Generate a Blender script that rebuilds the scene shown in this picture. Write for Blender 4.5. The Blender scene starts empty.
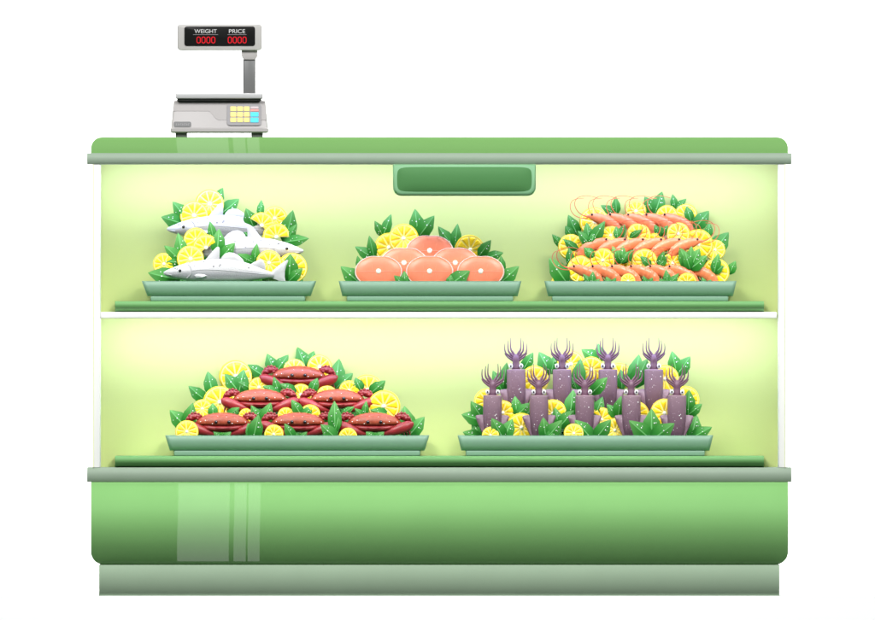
import bpy, bmesh, math, random
from mathutils import Vector, Matrix, noise
random.seed(7)
SC = bpy.context.scene
COL = SC.collection
S = 0.003                     # metres per pixel of the photograph at the counter front
CAM_D, CAM_Z = 120.0, (596 - 310) * S
R = math.radians

def P(px, py, y=0.0):
    """the point at depth y that lies at photo position (px, py)"""
    k = (CAM_D + y) / CAM_D
    return Vector(((px - 437.5) * S * k, y, CAM_Z + (310 - py) * S * k))
def X(px): return (px - 437.5) * S
def Z(py): return CAM_Z + (310 - py) * S

# ------------------------------------------------------------------ materials
def mat(name, col, rough=0.5, coat=0.0, coat_rough=0.03, var=0.0, var_scale=30.0, bump=0.0, bump_scale=200.0,
        spec=0.5, metallic=0.0, sss=0.0, emit=None):
    m = bpy.data.materials.new(name); m.use_nodes = True
    nt = m.node_tree; b = nt.nodes['Principled BSDF']
    b.inputs['Base Color'].default_value = (*col, 1)
    b.inputs['Roughness'].default_value = rough
    b.inputs['Metallic'].default_value = metallic
    b.inputs['Specular IOR Level'].default_value = spec
    b.inputs['Coat Weight'].default_value = coat
    b.inputs['Coat Roughness'].default_value = coat_rough
    if sss:
        b.inputs['Subsurface Weight'].default_value = sss
        b.inputs['Subsurface Radius'].default_value = (1, .5, .25)
        b.inputs['Subsurface Scale'].default_value = 0.006
    if emit:
        b.inputs['Emission Color'].default_value = (*emit[0], 1); b.inputs['Emission Strength'].default_value = emit[1]
    tc = nt.nodes.new('ShaderNodeTexCoord')
    if var:
        n = nt.nodes.new('ShaderNodeTexNoise'); n.inputs['Scale'].default_value = var_scale; n.inputs['Detail'].default_value = 4
        nt.links.new(tc.outputs['Object'], n.inputs['Vector'])
        r = nt.nodes.new('ShaderNodeValToRGB')
        r.color_ramp.elements[0].position = .3; r.color_ramp.elements[1].position = .7
        r.color_ramp.elements[0].color = (*[max(0, c * (1 - var)) for c in col], 1)
        r.color_ramp.elements[1].color = (*[min(1, c * (1 + var)) for c in col], 1)
        nt.links.new(n.outputs['Fac'], r.inputs['Fac']); nt.links.new(r.outputs['Color'], b.inputs['Base Color'])
    if bump:
        n = nt.nodes.new('ShaderNodeTexNoise'); n.inputs['Scale'].default_value = bump_scale; n.inputs['Detail'].default_value = 3
        nt.links.new(tc.outputs['Object'], n.inputs['Vector'])
        bp = nt.nodes.new('ShaderNodeBump'); bp.inputs['Strength'].default_value = bump; bp.inputs['Distance'].default_value = .002
        nt.links.new(n.outputs['Fac'], bp.inputs['Height']); nt.links.new(bp.outputs['Normal'], b.inputs['Normal'])
    return m

def speckle(m, col, scale, thr, zmin=None, axis=2, second=None):
    """mix small spots (a real marking of the skin) into the base colour"""
    nt = m.node_tree; b = nt.nodes['Principled BSDF']
    tc = nt.nodes.new('ShaderNodeTexCoord')
    v = nt.nodes.new('ShaderNodeTexVoronoi'); v.inputs['Scale'].default_value = scale
    nt.links.new(tc.outputs['Object'], v.inputs['Vector'])
    r = nt.nodes.new('ShaderNodeMapRange'); r.inputs['From Min'].default_value = thr; r.inputs['From Max'].default_value = thr * .6
    nt.links.new(v.outputs['Distance'], r.inputs['Value'])
    fac = r.outputs['Result']
    if zmin is not None:
        s = nt.nodes.new('ShaderNodeSeparateXYZ'); nt.links.new(tc.outputs['Object'], s.inputs['Vector'])
        g = nt.nodes.new('ShaderNodeMapRange'); g.inputs['From Min'].default_value = zmin[0]; g.inputs['From Max'].default_value = zmin[1]
        nt.links.new(s.outputs[axis], g.inputs['Value'])
        mu = nt.nodes.new('ShaderNodeMath'); mu.operation = 'MULTIPLY'
        nt.links.new(fac, mu.inputs[0]); nt.links.new(g.outputs['Result'], mu.inputs[1]); fac = mu.outputs[0]
    mx = nt.nodes.new('ShaderNodeMix'); mx.data_type = 'RGBA'
    src = b.inputs['Base Color'].links[0].from_socket if b.inputs['Base Color'].links else None
    if src: nt.links.new(src, mx.inputs['A'])
    else: mx.inputs['A'].default_value = b.inputs['Base Color'].default_value
    mx.inputs['B'].default_value = (*col, 1)
    nt.links.new(fac, mx.inputs['Factor']); nt.links.new(mx.outputs['Result'], b.inputs['Base Color'])
    return m

def ramp_local(m, axis, stops, lo, hi):
    """colour change along a thing's own axis (leaf base to tip and the like)"""
    nt = m.node_tree; b = nt.nodes['Principled BSDF']
    tc = nt.nodes.new('ShaderNodeTexCoord'); s = nt.nodes.new('ShaderNodeSeparateXYZ')
    nt.links.new(tc.outputs['Object'], s.inputs['Vector'])
    g = nt.nodes.new('ShaderNodeMapRange'); g.inputs['From Min'].default_value = lo; g.inputs['From Max'].default_value = hi
    nt.links.new(s.outputs[axis], g.inputs['Value'])
    r = nt.nodes.new('ShaderNodeValToRGB'); r.color_ramp.elements.remove(r.color_ramp.elements[1])
    r.color_ramp.elements[0].position = stops[0][0]; r.color_ramp.elements[0].color = (*stops[0][1], 1)
    for p, c in stops[1:]:
        e = r.color_ramp.elements.new(p); e.color = (*c, 1)
    nt.links.new(g.outputs['Result'], r.inputs['Fac']); nt.links.new(r.outputs['Color'], b.inputs['Base Color'])
    return m

M = {}
M['white'] = mat('white_paint', (.86, .86, .84), .6)
M['floor_plinth'] = mat('white_plinth', (.96, .96, .96), .7)
M['backdrop'] = mat('white_paper', (.9, .9, .9), .9)
M['panel'] = mat('green_lacquer', (.198, .43, .142), .6, coat=1.0, coat_rough=0.0, spec=.1, var=.015, var_scale=6)
M['lip'] = mat('green_lacquer_top', (.15, .315, .095), .6, coat=1.0, coat_rough=0.0, spec=.1)
M['rail'] = mat('grey_green_metal', (.24, .31, .235), .5, spec=.25, var=.02, var_scale=8)
M['kick'] = mat('grey_green_plinth_paint', (.27, .365, .255), .6, spec=.2, var=.02, var_scale=8)
M['shelf'] = mat('green_shelf_paint', (.135, .335, .11), .5, spec=.3)
M['wall'] = mat('lime_liner', (.545, .615, .222), .6, spec=.2)
M['cream'] = mat('cream_gasket', (.80, .84, .55), .6)
M['tray'] = mat('sage_enamel', (.19, .33, .232), .45, spec=.35, var=.02, var_scale=12)
M['hood'] = mat('grey_green_hood', (.20, .42, .22), .5, spec=.3)
M['pad'] = mat('deep_green_pad', (.065, .20, .062), .6, spec=.2)
M['sc_body'] = mat('scale_plastic', (.375, .355, .35), .45, spec=.35, bump=.05, bump_scale=900)
M['sc_light'] = mat('scale_light_plastic', (.40, .385, .375), .4, spec=.35)
M['sc_recess'] = mat('scale_recess_plastic', (.34, .32, .315), .5, spec=.3)
M['steel'] = mat('brushed_steel', (.42, .42, .42), .35, spec=.5)
M['dark'] = mat('dark_grey_plastic', (.11, .11, .11), .45)
M['post'] = mat('grey_post', (.11, .11, .11), .4, metallic=.2)
M['screen'] = mat('black_screen', (.008, .008, .008), .3, spec=.2)
M['red_led'] = mat('red_led', (.25, .006, .01), .6, spec=.1, emit=((1, .008, .02), .62))
M['scr_text'] = mat('pale_print', (.5, .5, .5), .6)
M['key_y'] = mat('yellow_key', (.85, .66, .16), .4)
M['key_c'] = mat('cyan_key', (.02, .55, .78), .4)
M['key_r'] = mat('red_key', (.80, .22, .20), .4)
M['key_g'] = mat('grey_key', (.45, .38, .40), .4)
M['keypad'] = mat('keypad_grey', (.22, .21, .22), .5)
M['rind'] = mat('lemon_rind', (.86, .60, .02), .45, bump=.25, bump_scale=18, spec=.4)
M['pith'] = mat('lemon_pith', (.95, .83, .26), .6)
M['pulp'] = mat('lemon_pulp', (.93, .64, .015), .3, var=.12, var_scale=7, bump=.3, bump_scale=14, sss=.15)
M['core'] = mat('lemon_core', (.95, .94, .82), .5)
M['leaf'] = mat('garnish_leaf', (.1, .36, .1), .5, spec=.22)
ramp_local(M['leaf'], 2, [(0, (.010, .12, .012)), (.35, (.024, .20, .022)), (1, (.095, .29, .07))], 0, 1)  # darker green at the base, lighter at the tip
M['vein'] = mat('leaf_vein', (.12, .40, .11), .5)
M['bed'] = mat('bed_leaf', (.022, .17, .02), .5, var=.4, var_scale=25)
M['bead'] = mat('ice_bead', (.92, .95, .92), .25)
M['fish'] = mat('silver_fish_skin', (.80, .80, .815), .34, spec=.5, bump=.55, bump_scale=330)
ramp_local(M['fish'], 2, [(0, (.58, .58, .58)), (.26, (.34, .34, .36)), (.42, (.43, .43, .45)), (.5, (.53, .53, .54)), (1, (.50, .50, .515))], -.034, .036)  # belly shading painted in as a grey band along the lower flank
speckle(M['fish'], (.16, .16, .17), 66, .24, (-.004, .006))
M['fin'] = mat('pale_fin', (.51, .51, .525), .4, bump=.3, bump_scale=90)
M['fin_grey'] = mat('grey_fin', (.46, .46, .48), .4, bump=.3, bump_scale=90)
M['eye_w'] = mat('eye_white', (.72, .72, .74), .25)
M['eye_b'] = mat('eye_black', (.012, .012, .016), .15)
M['salmon'] = mat('salmon_flesh', (.79, .22, .115), .38, var=.07, var_scale=40, sss=.12)
M['fat'] = mat('salmon_fat_line', (.86, .42, .30), .4)
M['sskin'] = mat('salmon_pale_rim', (.88, .66, .60), .35)
M['bone'] = mat('pale_bone', (.92, .88, .74), .4)
M['shrimp'] = mat('shrimp_shell', (.74, .205, .085), .3, var=.1, var_scale=60, sss=.1)
M['shrimp_l'] = mat('shrimp_pale_fold', (.84, .36, .23), .4)
M['antenna'] = mat('shrimp_antenna', (.62, .10, .05), .4)
M['crab'] = mat('crab_shell', (.33, .056, .023), .42, var=.14, var_scale=70, bump=.5, bump_scale=160)
speckle(M['crab'], (.55, .2, .12), 85, .14)
M['crab_d'] = mat('crab_dark_shell', (.27, .018, .022), .38, var=.15, var_scale=45, bump=.3, bump_scale=120)
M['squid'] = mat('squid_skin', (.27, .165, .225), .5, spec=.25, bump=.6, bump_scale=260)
ramp_local(M['squid'], 2, [(0, (.085, .036, .068)), (.55, (.15, .086, .12)), (1, (.205, .13, .166))], -.18, -.01)  # skin colour darkens towards the tail
speckle(M['squid'], (.34, .25, .31), 110, .17)
M['squid_f'] = mat('squid_fin_skin', (.175, .10, .14), .42, var=.1, var_scale=60, bump=.3, bump_scale=160)
M['squid_d'] = mat('squid_arm_skin', (.11, .045, .08), .42, var=.12, var_scale=80)

# ------------------------------------------------------------------ helpers
def new_bm(): return bmesh.new()
def mesh(bm, name, mats, smooth=True, angle=40):
    bmesh.ops.recalc_face_normals(bm, faces=bm.faces)
    me = bpy.data.meshes.new(name)
    bm.to_mesh(me); bm.free()
    for m in (mats if isinstance(mats, (list, tuple)) else [mats]): me.materials.append(m)
    if smooth:
        for p in me.polygons: p.use_smooth = True
        me.set_sharp_from_angle(angle=R(angle))
    return me
def obj(name, me, parent=None, loc=(0, 0, 0), rot=(0, 0, 0), scale=(1, 1, 1)):
    o = bpy.data.objects.new(name, me); COL.objects.link(o)
    o.parent = parent; o.location = loc; o.rotation_euler = rot; o.scale = scale
    return o
def thing(name, label, cat, loc=(0, 0, 0), group=None, rot=(0, 0, 0), scale=(1, 1, 1)):
    o = obj(name, None, None, loc, rot, scale)
    o.empty_display_size = .02
    o['label'] = label; o['category'] = cat
    if group: o['group'] = group
    return o
def box(bm, c, s, bev=0.0, mi=0, seg=2):
    r = bmesh.ops.create_cube(bm, size=1, matrix=Matrix.Translation(c) @ Matrix.Diagonal((*s, 1)))
    vs = r['verts']; fs = list({f for v in vs for f in v.link_faces})
    for f in fs: f.material_index = mi
    if bev:
        es = list({e for v in vs for e in v.link_edges})
        out = bmesh.ops.bevel(bm, geom=es, offset=bev, segments=seg, affect='EDGES', profile=.5)
        for f in out['faces']: f.material_index = mi
def rrect(x0, x1, z0, z1, r, n=6, corners=(1, 1, 1, 1)):
    """outline of a rounded rectangle, corners = bl, br, tr, tl"""
    pts = []
    for (cx, cz, a0, on) in ((x0 + r, z0 + r, 180, corners[0]), (x1 - r, z0 + r, 270, corners[1]), (x1 - r, z1 - r, 0, corners[2]), (x0 + r, z1 - r, 90, corners[3])):
        if on:
            for i in range(n + 1):
                a = R(a0 + 90 * i / n); pts.append((cx + r * math.cos(a), cz + r * math.sin(a)))
        else:
            a = R(a0 + 45); q = r
            pts.append((cx + q * (1 if math.cos(a) > 0 else -1), cz + q * (1 if math.sin(a) > 0 else -1)))
    return pts
def prism(bm, pts, y0, y1, bev=0.0, mi=0):
    """extrude an (x, z) outline from y0 (front) to y1, with a softened front edge"""
    n = len(pts)
    cx = sum(p[0] for p in pts) / n; cz = sum(p[1] for p in pts) / n
    rings = []
    if bev:
        for (ins, yy) in ((bev, y0), (bev * .3, y0 + bev * .3), (0, y0 + bev)):
            ring = []
            for i in range(n):
                a = Vector(pts[i - 1]); b = Vector(pts[i]); c = Vector(pts[(i + 1) % n])
                d1 = (b - a); d2 = (c - b)
                n1 = Vector((-d1.y, d1.x)).normalized() if d1.length > 1e-9 else Vector((0, 0)); n2 = Vector((-d2.y, d2.x)).normalized() if d2.length > 1e-9 else Vector((0, 0))
                q = b + (n1 + n2).normalized() * ins if (n1 + n2).length > 1e-6 else b
                ring.append(bm.verts.new((q.x, yy, q.y)))
            rings.append(ring)
    else:
        rings.append([bm.verts.new((p[0], y0, p[1])) for p in pts])
    rings.append([bm.verts.new((p[0], y1, p[1])) for p in pts])
    fs = []
    for a, b in zip(rings, rings[1:]):
        for i in range(n): fs.append(bm.faces.new((a[i], a[(i + 1) % n], b[(i + 1) % n], b[i])))
    fs.append(bm.faces.new(rings[0])); fs.append(bm.faces.new(rings[-1][::-1]))
    for f in fs: f.material_index = mi
def cr(pts, sub=4):
    """Catmull-Rom resampling of tuples of any length"""
    out = []; n = len(pts)
    for i in range(n - 1):
        p0 = pts[max(0, i - 1)]; p1 = pts[i]; p2 = pts[i + 1]; p3 = pts[min(n - 1, i + 2)]
        for k in range(sub):
            t = k / sub
            out.append(tuple(.5 * (2 * b + (c - a) * t + (2 * a - 5 * b + 4 * c - d) * t * t + (3 * b - a - 3 * c + d) * t ** 3) for a, b, c, d in zip(p0, p1, p2, p3)))
    out.append(tuple(pts[-1])); return out
def loft(bm, secs, n=14, mi=0, sub=4, squash=None, power=1.0):
    """tube along points (x, y, z, rn, ry): rn in the x-z plane, ry along y"""
    secs = cr(secs, sub) if sub > 1 else secs
    pts = [Vector(s[:3]) for s in secs]; rings = []
    for i, s in enumerate(secs):
        t = (pts[min(i + 1, len(pts) - 1)] - pts[max(i - 1, 0)]).normalized()
        nn = t.cross(Vector((0, 1, 0)))
        nn = nn.normalized() if nn.length > 1e-4 else Vector((1, 0, 0))
        bb = nn.cross(t).normalized()
        ring = []
        for k in range(n):
            a = 2 * math.pi * k / n; c, q = math.cos(a), math.sin(a)
            if power != 1.0:
                c = math.copysign(abs(c) ** power, c); q = math.copysign(abs(q) ** power, q)
            ring.append(bm.verts.new(pts[i] + nn * max(1e-5, s[3]) * c + bb * max(1e-5, s[4]) * q))
        rings.append(ring)
    fs = []
    for a, b in zip(rings, rings[1:]):
        for k in range(n): fs.append(bm.faces.new((a[k], a[(k + 1) % n], b[(k + 1) % n], b[k])))
    fs.append(bm.faces.new(rings[0])); fs.append(bm.faces.new(rings[-1][::-1]))
    for f in fs: f.material_index = mi
def ball(bm, c, r, mi=0, u=12, v=8):
    rr = r if isinstance(r, (tuple, list)) else (r, r, r)
    o = bmesh.ops.create_uvsphere(bm, u_segments=u, v_segments=v, radius=1, matrix=Matrix.Translation(c) @ Matrix.Diagonal((*rr, 1)))
    for f in {f for q in o['verts'] for f in q.link_faces}: f.material_index = mi

def bar(name, px0, px1, pt, pb, yf, yback, at, ab, m, parent, rt=0, rb=0, rows=28, angles=None):
    """long horizontal moulding whose front is an arc in section: surface normals run from at (top) to ab (bottom) degrees"""
    z1, z0 = Z(pt), Z(pb); st, sb = math.sin(R(at)), math.sin(R(ab))
    rad = (z1 - z0) / (st - sb)
    amax = 0 if (at >= 0 >= ab) else (at if abs(at) < abs(ab) else ab)
    yc = yf + rad * math.cos(R(amax))
    bm = new_bm(); prev = None; first = last = None
    lev = []
    if angles:            # normals given as (fraction from the top, degrees): integrate the section
        y = 0; zz = z1
        for i in range(rows + 1):
            t = i / rows
            for (ta, aa), (tb, ab_) in zip(angles, angles[1:]):
                if ta <= t <= tb: ang = aa + (ab_ - aa) * (t - ta) / (tb - ta)
            lev.append([z1 + (z0 - z1) * t, y]); y -= math.tan(R(ang)) * (z1 - z0) / rows
        m_ = min(q[1] for q in lev); lev = [(z, y - m_ + yf) for z, y in reversed(lev)]
    else:
        for i in range(rows + 1):
            a = R(ab + (at - ab) * i / rows); lev.append((z0 + rad * (math.sin(a) - sb), yc - rad * math.cos(a)))
    for z, y in lev:
        ins = 0
        h = (z1 - z) / S
        if rt and h < rt: ins = rt - math.sqrt(max(0, rt * rt - (rt - h) ** 2))
        h = (z - z0) / S
        if rb and h < rb: ins = rb - math.sqrt(max(0, rb * rb - (rb - h) ** 2))
        xa, xb = X(px0 + ins), X(px1 - ins)
        ring = [bm.verts.new((xa, yback, z)), bm.verts.new((xa, y, z)), bm.verts.new((xa + .003, y, z)), bm.verts.new((xa + .009, y, z))]
        for q in range(1, 8): ring.append(bm.verts.new((X(px0 + (px1 - px0) * (.08 + .84 * (q - 1) / 6)), y, z)))
        ring += [bm.verts.new((xb - .009, y, z)), bm.verts.new((xb - .003, y, z)), bm.verts.new((xb, y, z)), bm.verts.new((xb, yback, z))]
        if prev:
            for i in range(len(ring) - 1): bm.faces.new((prev[i], prev[i + 1], ring[i + 1], ring[i]))
            bm.faces.new((prev[-1], prev[0], ring[0], ring[-1]))
        else: first = ring
        prev = ring
    bm.faces.new(first[::-1]); bm.faces.new(prev)
    return obj(name, mesh(bm, name, m, angle=35), parent)

# ------------------------------------------------------------------ setting
def structure(name, me, **k):
    o = obj(name, me, **k); o['kind'] = 'structure'; return o
bm = new_bm()
prof = [(2.5, -.012)] + [(2.6 + 1.2 * math.sin(R(a)), -.012 + 1.2 * (1 - math.cos(R(a)))) for a in range(0, 91, 5)] + [(3.8, 5.5)]
for th in (0,):
    rows = [[bm.verts.new((xx, y, z)) for xx in (-4.4, -2, 0, 2, 4.4)] for y, z in prof]
    for a, b in zip(rows, rows[1:]):
        for i in range(4): bm.faces.new((a[i], a[i + 1], b[i + 1], b[i]))
structure('backdrop', mesh(bm, 'backdrop', M['backdrop'], angle=60))

# ------------------------------------------------------------------ the display counter
YB = .44
ctr = thing('display_counter', 'long green refrigerated fish counter with two lit display shelves', 'counter', (0, 0, 0))
bar('canopy', 91, 788, 137, 153, .012, YB, 42, 4, M['lip'], ctr, rt=11)
bar('upper_rail', 87, 791.5, 153, 164, -.004, YB + .002, 48, -38, M['rail'], ctr)
bar('lower_rail', 87, 791.5, 467.6, 482, -.006, YB + .002, 46, -34, M['rail'], ctr)
PANEL = ((0, 42), (.15, 34), (.3, 22), (.45, 2), (.58, -14), (.76, -30), (.93, -40), (.955, -42), (1, -78))
fp = bar('front_panel', 91, 788, 482, 565, -.058, YB, 42, -45, M['panel'], ctr, rb=13, rows=60, angles=PANEL)
ypb = min(v.co.y for v in fp.data.vertices if v.co.z < Z(560.5))
bar('kick_plate', 99, 779.5, 565, 596, ypb - .001, YB - .02, 26, -40, M['kick'], ctr)
bm = new_bm(); box(bm, (0, 2.0 + ypb + .012, -1.0), (9, 4.0, 2.0))  # added white plinth, cut off at the counter front to avoid floor bounce
structure('floor_plinth', mesh(bm, 'floor_plinth', M['floor_plinth'], False))
bm = new_bm(); box(bm, (0, .415, (Z(164) + Z(467.6)) / 2), (X(782) - X(96), .03, Z(164) - Z(467.6)))
obj('back_panel', mesh(bm, 'back_panel', M['wall'], False), ctr)
for (a, b) in ((92.6, 99.8), (778.8, 786)):
    bm = new_bm(); box(bm, ((X(a) + X(b)) / 2, .201, (Z(164) + Z(467.6)) / 2), (X(b) - X(a), .396, Z(164) - Z(467.6) - .0004), .002)
    obj('side_wall', mesh(bm, 'side_wall', M['white']), ctr)
    q = 93.4 if a < 400 else 785.2
    bm = new_bm(); box(bm, (X(q), .0015, (Z(164) + Z(467.6)) / 2), (.0026, .005, Z(164) - Z(467.6) - .0006))
    obj('gasket', mesh(bm, 'gasket', M['cream'], False), ctr)
bm = new_bm(); box(bm, (0, .21, (Z(312) + Z(318.2)) / 2), (X(778.7) - X(99.9), .378, Z(312) - Z(318.2)), .003)
obj('middle_board', mesh(bm, 'middle_board', M['white']), ctr)
SHELF = ((0, 46), (.2, 22), (.5, -30), (.75, -62), (1, -82))
bar('shelf', 115, 764, 301.2, 311.9, .022, .395, 44, -80, M['shelf'], ctr, angles=SHELF)
bar('shelf', 115, 764, 456.2, 467.5, .012, .395, 44, -80, M['shelf'], ctr, angles=SHELF)
# hood hanging under the upper rail
bm = new_bm(); prism(bm, rrect(X(393), X(535.8), Z(195.8), Z(164.2), 8.5 * S, 8, (1, 1, 0, 0)), -.012, .05, .010)
hood = obj('hood', mesh(bm, 'hood', M['hood'], angle=60), ctr)
bm = new_bm()
hx, hz = (X(535.8) - X(393)) / 2, (Z(164.2) - Z(195.8)) / 2
NX, NZ = 48, 16; g = []
for j in range(NZ + 1):
    row = []
    for i in range(NX + 1):
        u, v = -1 + 2 * i / NX, -1 + 2 * j / NZ
        prof_ = (1 - abs(u) ** 9) * (1 - abs(v) ** 2.4)
        row.append(bm.verts.new((X(464.4) + u * (hx - .006), -.0095 - .010 * max(0, prof_) ** .9, (Z(164.2) + Z(195.8)) / 2 + .002 + v * (hz - .006))))
    g.append(row)
for j in range(NZ):
    for i in range(NX): bm.faces.new((g[j][i], g[j][i + 1], g[j + 1][i + 1], g[j + 1][i]))
obj('hood_pad', mesh(bm, 'hood_pad', M['pad'], angle=80), hood)

# ------------------------------------------------------------------ scale
YS = .10
sc = thing('weighing_scale', 'grey digital shop scale with red readout standing on the counter top', 'scale', (X(219), YS, Z(137)))
def L(px, py): return (px - 219) * S, (137 - py) * S
def sbox(bm, x0, x1, y0, y1, ya, yb, bev=.002, mi=0):
    a = L(x0, y1); b = L(x1, y0)
    box(bm, ((a[0] + b[0]) / 2, (ya + yb) / 2, (a[1] + b[1]) / 2), (b[0] - a[0], yb - ya, b[1] - a[1]), bev, mi)
for (a, b) in ((175.3, 186.7), (251.2, 262.6)):
    for (ya, yb) in ((-.035, 0), (.14, .175)):
        bm = new_bm(); sbox(bm, a, b, 131, 136.9, ya, yb, .002); obj('foot', mesh(bm, 'foot', M['dark']), sc)
# body: a loft of widening levels, front sloping
bm = new_bm(); prev = None
for (py, xa, xb, yf) in ((132.6, 171.6, 266.8, -.046), (131.4, 170.2, 268.2, -.05), (128.4, 170.2, 268.2, -.05), (127.6, 170.6, 267.8, -.0475), (127.4, 170.8, 267.6, -.046), (101, 173.6, 265.2, -.018), (99.9, 174.6, 264.2, -.012)):
    z = L(0, py)[1]; xa = L(xa, 0)[0]; xb = L(xb, 0)[0]; c = .008
    ring = [bm.verts.new((xa, .19, z)), bm.verts.new((xa, yf + c, z)), bm.verts.new((xa + c * .3, yf + c * .3, z)), bm.verts.new((xa + c, yf, z)), bm.verts.new((xb - c, yf, z)), bm.verts.new((xb - c * .3, yf + c * .3, z)), bm.verts.new((xb, yf + c, z)), bm.verts.new((xb, .19, z))]
    if prev:
        for i in range(8): bm.faces.new((prev[i], prev[(i + 1) % 8], ring[(i + 1) % 8], ring[i]))
    else: bm.faces.new(ring)
    prev = ring
bm.faces.new(prev[::-1])
body = obj('body', mesh(bm, 'body', M['sc_body'], angle=25), sc)
def front_y(py): return -.046 + (127.4 - py) / (127.4 - 101) * .028
def tilt(pts, off, th, mi, bm):
    """flat plate lying on the sloping front"""
    fr = [bm.verts.new((L(x, y)[0], front_y(y) - off - th, L(x, y)[1])) for x, y in pts]
    bk = [bm.verts.new((L(x, y)[0], front_y(y) - off + .002, L(x, y)[1])) for x, y in pts]
    n = len(pts); fs = [bm.faces.new(fr), bm.faces.new(bk[::-1])]
    for i in range(n): fs.append(bm.faces.new((fr[i], fr[(i + 1) % n], bk[(i + 1) % n], bk[i])))
    for f in fs: f.material_index = mi
def rr_px(x0, x1, y0, y1, r, n=5): return [(a, -b) for a, b in rrect(x0, x1, -y1, -y0, r, n)]
bm = new_bm(); tilt([(174, 101.4), (265, 101.4), (266.2, 119.8), (218.5, 119.8), (216, 118.6), (210, 111.6), (208.8, 110.8), (173, 110.8)], 0, .0012, 0, bm)
obj('upper_fascia', mesh(bm, 'upper_fascia', M['sc_recess'], False), body)
bm = new_bm(); tilt(rr_px(227, 261.3, 103.6, 125.2, 3), .0012, .003, 0, bm)
kp = obj('keypad', mesh(bm, 'keypad', M['keypad'], angle=30), sc)
xs = ((230.3, 236.1), (237.1, 242.9), (243.9, 249.4)); zs = ((106.2, 110.8), (111.9, 116.4), (117.4, 121.8))
for (a, b) in xs:
    for (c, d) in zs:
        bm = new_bm(); tilt(rr_px(a, b, c, d, .6, 2), .0042, .0016, 0, bm); obj('key', mesh(bm, 'key', M['key_y'], angle=30), kp)
for (c, d, m) in ((106.2, 108.4, 'key_g'), (109, 111, 'key_r'), (111.9, 116.4, 'key_c'), (117.4, 122.2, 'key_c')):
    bm = new_bm(); tilt(rr_px(250.5, 258.4, c, d, .6, 2), .0042, .0016, 0, bm); obj('key', mesh(bm, 'key', M[m], angle=30), kp)
bm = new_bm(); tilt(rr_px(173.6, 191, 121.4, 126.8, 1.6), 0, .002, 0, bm)
bp = obj('name_plate', mesh(bm, 'name_plate', M['dark'], angle=30), sc)
bm = new_bm()
for i, w in enumerate((.7, 1.5, 1.5, 1.4, 1.5, 1.5, 1.4)):
    x = 176 + i * 2.0
    tilt([(x, 123.2), (x + .5, 123.2), (x + .5, 125.2), (x, 125.2)], .002, .0006, 0, bm)
    if w > 1: tilt([(x + .5, 123.2 + .8 * (i % 2)), (x + w, 123.2 + .8 * (i % 2)), (x + w, 123.7 + .8 * (i % 2)), (x + .5, 123.7 + .8 * (i % 2))], .002, .0006, 0, bm)
obj('plate_lettering', mesh(bm, 'plate_lettering', M['keypad'], False), bp)
bm = new_bm(); sbox(bm, 177, 261, 98.0, 100.2, -.036, .17, .001); obj('platter_support', mesh(bm, 'platter_support', M['dark']), sc)
bm = new_bm(); sbox(bm, 175.6, 262.6, 93, 98.4, -.045, .185, .003, 0); obj('platter', mesh(bm, 'platter', M['steel'], angle=50), sc)
bm = new_bm(); box(bm, (L(248.8, 0)[0], .22, (L(0, 58)[1] + L(0, 126)[1]) / 2), (12.4 * S, .032, 68 * S), .004); obj('post', mesh(bm, 'post', M['post'], angle=50), sc)
bm = new_bm(); sbox(bm, 246, 251.5, 116, 127, .185, .21, .002); obj('post_bracket', mesh(bm, 'post_bracket', M['dark']), sc)
bm = new_bm()
pts = [L(241, 49), L(241, 55.5), L(243, 58.8), L(254.8, 58.8), L(257, 55.5), L(257, 49)]
prism(bm, pts, .198, .245, .002); obj('neck', mesh(bm, 'neck', M['sc_recess'], angle=40), sc)
bm = new_bm(); a = L(176.6, 49.6); b = L(261.6, 23)
prism(bm, rrect(a[0], b[0], a[1], b[1], 3.6 * S, 6), .185, .245, .004); head = obj('display_head', mesh(bm, 'display_head', M['sc_light'], angle=50), sc)
bm = new_bm(); a = L(183.8, 45.2); b = L(254.6, 25.6)
prism(bm, rrect(a[0], b[0], a[1], b[1], 2.4 * S, 6), .1825, .19, .0012); obj('screen', mesh(bm, 'screen', M['screen'], angle=50), head)
def text(s, px, py, h, w, m, name):
    cu = bpy.data.curves.new(name, 'FONT'); cu.body = s; cu.align_x = 'CENTER'; cu.align_y = 'CENTER'; cu.size = 1; cu.extrude = .01
    o = bpy.data.objects.new(name, cu); COL.objects.link(o); bpy.context.view_layer.update()
    me = bpy.data.meshes.new_from_object(o.evaluated_get(bpy.context.evaluated_depsgraph_get()))
    COL.objects.unlink(o); bpy.data.objects.remove(o)
    x0 = min(v.co.x for v in me.vertices); x1 = max(v.co.x for v in me.vertices); y0 = min(v.co.y for v in me.vertices); y1 = max(v.co.y for v in me.vertices)
    for v in me.vertices:
        v.co = Vector(((v.co.x - (x0 + x1) / 2) / (x1 - x0) * w * S, -v.co.z * .03, (v.co.y - (y0 + y1) / 2) / (y1 - y0) * h * S))
    me.materials.clear(); me.materials.append(m)
    q = L(px, py); return obj(name, me, head, (q[0], .1818, q[1]))
text('WEIGHT', 205.1, 30.4, 4.0, 22.4, M['scr_text'], 'weight_lettering')
text('PRICE', 236.6, 30.4, 4.0, 16.2, M['scr_text'], 'price_lettering')
for (xa, xb) in ((192.5, 217.5), (227, 246)):
    bm = new_bm(); sbox(bm, xa, xb, 33.6, 34.0, .1815, .183, 0); obj('underline', mesh(bm, 'underline', M['keypad'], False), head)
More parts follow.
